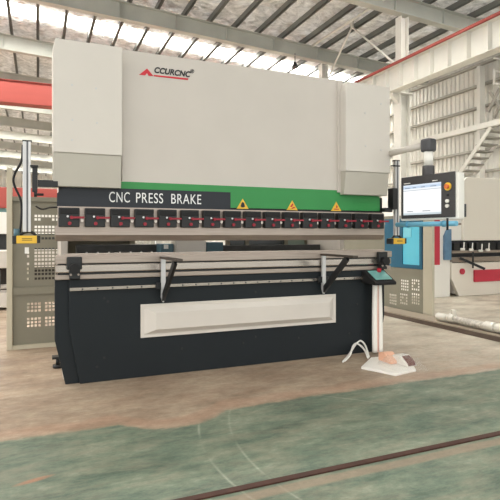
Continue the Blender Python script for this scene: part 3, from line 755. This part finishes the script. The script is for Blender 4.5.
perf((XFc, yP, .06), (0,1,0), yEnd-yP, Hh, [h for h in hol if h[3] < Hh and h[0] > 0], fence, 'perforated_panel', r)
# blue framed panel: frame bars and the cyan sheet
y0_, y1_ = yP+.02, yAt(386); ym = yAt(403.5); za_, zb_ = zmid+.0, zT-.05
B(XFc-.01, XFc+.01, y1_+.002, yEnd, zmid, zT-.051).build('plain_panel', fence, r)
fr_ = B(XFc-.03, XFc+.012, y0_, y0_+.05, za_, zb_).box(XFc-.03, XFc+.012, ym, y1_, za_, zb_).box(XFc-.03, XFc+.012, y0_+.05, ym, za_, za_+.06).box(XFc-.03, XFc+.012, y0_+.05, ym, zb_-.06, zb_).build('blue_frame', teal, r, .003)
fr_['label'] = 'petrol blue frame'
B(XFc-.012, XFc-.002, y0_+.05, ym, za_+.06, zb_-.06).build('cyan_sheet', cyan, fr_)
B(XFc-.02, XFc-.0125, yAt(412), yAt(404.5), zAt(408,237), zAt(408,228)).build('sheet_handle', mat('pale_cyan', rgb(130,214,232), .4), fr_)

# ------------------------------------------------------------------ long kerb with the wrapped shaft
ya, xa_ = 4.0, 4.93
kerb_m = mat('greybrown_kerb', rgb(158,146,130), .7, var=.1, scale=4)
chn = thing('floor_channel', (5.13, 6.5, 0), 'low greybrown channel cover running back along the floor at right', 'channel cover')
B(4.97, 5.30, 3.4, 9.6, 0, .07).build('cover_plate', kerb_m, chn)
B(4.955, 4.969, 3.4, 9.6, 0, .055).build('side_shade_strip', mat('dark_side_shade', rgb(96, 82, 72), .7, var=.15), chn)  # added dark strip standing in for the kerb's shaded side face
#low greybrown channel cover running back along the floor at right', 'channel cover')
kz = .07; sxx = 5.09; rr_ = .045
plast = mat('silvery_wrap', rgb(216,212,204), .3, .35, var=.3, scale=26, bump=.6)
r = thing('wrapped_shaft', (sxx, 4.8, kz), 'shaft in silvery plastic wrap lying on the low channel cover at right', 'shaft')
# Y positions from the picture columns along x = sxx
def yS(px): a, b = ray(px); return sxx*b/a
z_ = kz + .055
MB().cyl((sxx, yS(447), z_), (sxx, yS(500)-1.0, z_), rr_*1.12).build('wrapped_rod', plast, r)
MB().cyl((sxx, yS(438), z_), (sxx, yS(448), z_), .055).build('end_sleeve', mat('bright_sleeve', rgb(226,224,216), .3, .4, var=.1), r, .006)
MB().cyl((sxx, yS(450.5), z_+.015), (sxx, yS(454.5), z_+.015), .068, .058).bar((sxx,yS(453),z_+.03),(sxx,yS(453.5),z_+.13),.05).build('flange', mat('bright_sleeve', None), r, .006)
MB().cyl((sxx, yS(495), z_+.006), (sxx, yS(486), z_+.006), .060).build('collar', mat('bright_sleeve', None), r, .006)
MB().cyl((sxx, yS(520), z_+.006), (sxx, yS(497.5), z_+.006), .060).build('collar', mat('bright_sleeve', None), r, .006)
MB().cyl((sxx, yS(497.5), z_+.004), (sxx, yS(495), z_+.004), .045).build('black_ring', rubber, r)

# rail set in the floor
rust = mat('rusty_rail', rgb(70,40,30), .65, .1, var=.2, scale=9)
r = tag(B(-3, 9, 2.262, 2.304, 0, .008).build('floor_rail', rust, None, .001), 'rusty brown steel rail crossing the green floor in the foreground', 'rail')

# ------------------------------------------------------------------ second press brake (right, behind)
Y2 = 7.7
a2 = lambda px, py: at(px, py, Y2)
r = thing('press_brake', (9.3, 8.2, 0), 'cream press brake with red stripes standing behind the pendant at right', 'press brake', None)
xl = ax(455, Y2); xc = ax(463.5, Y2); zt = az(470, 177, Y2); zbm = az(470, 240.5, Y2)
rad = .16; arc = [(xc+rad-rad*math.cos(t), zt-rad+rad*math.sin(t)) for t in [i*math.pi/2/8 for i in range(9)]]
MB().prism([(xc, zbm)] + arc + [(11.3, zt), (11.3, zbm)], 'y', Y2, Y2+.35).build('ram_cover', mat('light_cream_cover', rgb(236,230,219), .4), r, .01)
B(ax(449, Y2), xc+.05, Y2+.06, Y2+.5, zbm, az(455, 180, Y2)).build('side_cover', white, r, .02)
hb = B(ax(459.5,Y2), ax(464.5,Y2), Y2-.05, Y2+.0, az(462,217,Y2), az(462,204,Y2)).build('switch_box', mat('dark_switch', rgb(70,74,80), .4), r, .005)
B(ax(458.5,Y2), ax(460,Y2), Y2-.06, Y2+.0, az(462,217,Y2), az(462,203,Y2)).build('switch_plate', alu, hb)
MB().cyl((ax(460,Y2), Y2-.02, az(460,224,Y2)), (ax(460,Y2), Y2+.05, az(460,224,Y2)), .02).build('switch_knob', steel, r)
# left upright
xw = ax(426, Y2); xv = ax(452, Y2)
B(xw, xv, Y2+.05, Y2+1.4, 0, 2.2).build('side_upright', white, r, .01)
B(ax(436,Y2), ax(441,Y2), Y2+.03, Y2+.055, az(438,265,Y2), 2.1).build('upright_stripe', redm, r)['label'] = 'red vertical stripe'
MB().prism([(ax(444.5,Y2), az(444,260,Y2)), (ax(451,Y2), az(451,260,Y2)), (ax(451,Y2), az(451,229,Y2)), (ax(447.5,Y2), az(447,229.5,Y2)), (ax(444.5,Y2), az(444,236,Y2))], 'y', Y2-.02, Y2+.045).build('throat_guard', mat('dusty_blue', rgb(92,128,158), .4, var=.15, scale=6), r, .01)
# throat: dark back, clamps, bars
xt = ax(452, Y2)+.01
B(xt, 11.3, Y2+.12, Y2+.2, .70, zbm).build('throat_back', mat('throat_dark', rgb(44,46,52), .5), r)
B(xt, 11.3, Y2+.02, Y2+.1, az(470,263,Y2), az(470,257,Y2)).build('die_table', steel, r, .005)
B(xt, 11.3, Y2+.0, Y2+.1, az(470,253,Y2), az(470,250.5,Y2)).build('punch_blade', steel, r)
k0 = None
for i in range(17):
    x = xt+.04+.2*i
    if k0 is None: k0 = B(x, x+.15, Y2-.01, Y2+.05, az(470,250,Y2), az(470,243,Y2)).build('punch_clamp', black, r, .005)
    else: dup(k0, (.2*i, 0, 0))
for px, py in ((461.5,249),(470,249.5),(479.5,250.5),(486.5,249.5)):
    x, _, z = a2(px, py)
    MB().box(x-.05, x+.05, Y2-.05, Y2-.012, z-.03, z+.02).cyl((x+.02,Y2-.04,z),(x+.03,Y2-.04,z+.14),.012).build('gauge_bracket', white, r, .01)
# body below
xbL = ax(452, Y2); zb2 = az(455, 262, Y2)
MB().prism([(xbL, zb2), (11.3, zb2), (11.3, 0), (ax(460,Y2), 0), (xbL+.02, .35)], 'y', Y2+.02, Y2+.1).build('bed_apron', mat('light_cream_cover', None), r, .006)
B(xbL+.15, 11.2, Y2+.1, Y2+1.3, .05, .7).build('bed_body', cream, r)
x_, _, zc_ = a2(462.5, 271.5)
MB().cyl((x_, Y2+.02, zc_), (x_, Y2-.01, zc_), .06, n=24).build('red_disc', redm, r)
B(ax(474,Y2), 11.0, Y2-.03, Y2+.02, az(474,282,Y2), az(474,270,Y2)).build('red_panel', redm, r, .01)['label'] = 'red panel on the apron'
MB().bar(a2(460,258), (ax(471,Y2), Y2-.35, az(471,268,Y2)), .04, .05).cyl((ax(471,Y2), Y2-.05, az(471,252,Y2)), (ax(471,Y2), Y2-.05, az(471,268,Y2)), .018).build('support_arm', black, r)
B(xw+.1, xw+.2, Y2+.0, Y2+.1, 0, .05).build('levelling_foot', black, r)

# ------------------------------------------------------------------ machines at the far left
Y3 = 12.5
r = thing('shearing_machine', (-2.6, Y3+.6, 0), 'cream machine with red top behind the perforated fence at far left', 'machine')
z3 = lambda py, px=4: az(px, py, Y3)
xa3, xb3 = -5.2, ax(75, Y3)
B(xa3, xb3, Y3, Y3+1.0, z3(208), z3(187)).build('red_cover', mat('salmon_red_paint', rgb(180,84,76), .5), r, .03)
B(xa3+.1, xb3-.1, Y3+.1, Y3+.9, z3(212), z3(208)).build('teal_strip', mat('teal_trim', rgb(120,160,156), .5), r)
B(xa3+.1, xb3-.1, Y3+.05, Y3+.9, z3(234), z3(212)).build('upper_body', white, r, .01)
B(xa3+.1, xb3-.1, Y3+.3, Y3+.9, z3(250), z3(234)).build('work_gap', bgz, r)
B(xa3, xb3, Y3-.1, Y3+.9, z3(268), z3(250)).build('table', cream2, r, .02)
B(xa3+.2, xb3-.2, Y3+.2, Y3+.9, z3(292), z3(268)).build('dark_body', mat('brown_dark', rgb(52,46,42), .6), r)
B(xa3, xb3, Y3-.4, Y3+.9, 0.08, z3(285)).build('base_box', cream, r, .01)
for x in (xa3+.2, -2.0, xb3-.3): B(x, x+.15, Y3-.3, Y3+.8, 0, .08).build('foot', black, r)
for k in range(6):
    x = -.95-.32*k
    MB().cyl((x, Y3-.02, z3(250)), (x, Y3-.02, z3(238)), .05).tube([(x,Y3-.02,z3(240)),(x-.04,Y3-.1,z3(232)),(x-.14,Y3-.1,z3(233))], .02).build('hold_down', black, r)
Y4 = 9.2
r = thing('roller_table', (-1.9, Y4, 0), 'low cream roller table behind the fence post at far left', 'table')
B(-3.4, ax(30,Y4), Y4, Y4+.6, az(4,268,Y4), az(4,251,Y4)).build('table_top', cream2, r, .01)
B(-3.4, ax(30,Y4), Y4+.05, Y4+.5, az(4,308,Y4), az(4,293,Y4)).build('lower_shelf', cream2, r, .01)
for x in (-3.3, -2.2, -1.2, ax(30,Y4)-.08): B(x, x+.06, Y4+.02, Y4+.08, 0, az(4,268,Y4)).build('leg', fence_l, r)
B(-3.2, -.6, Y4+.15, Y4+.45, az(4,293,Y4), az(4,272,Y4)).build('tool_tray', mat('brown_dark', None), r)
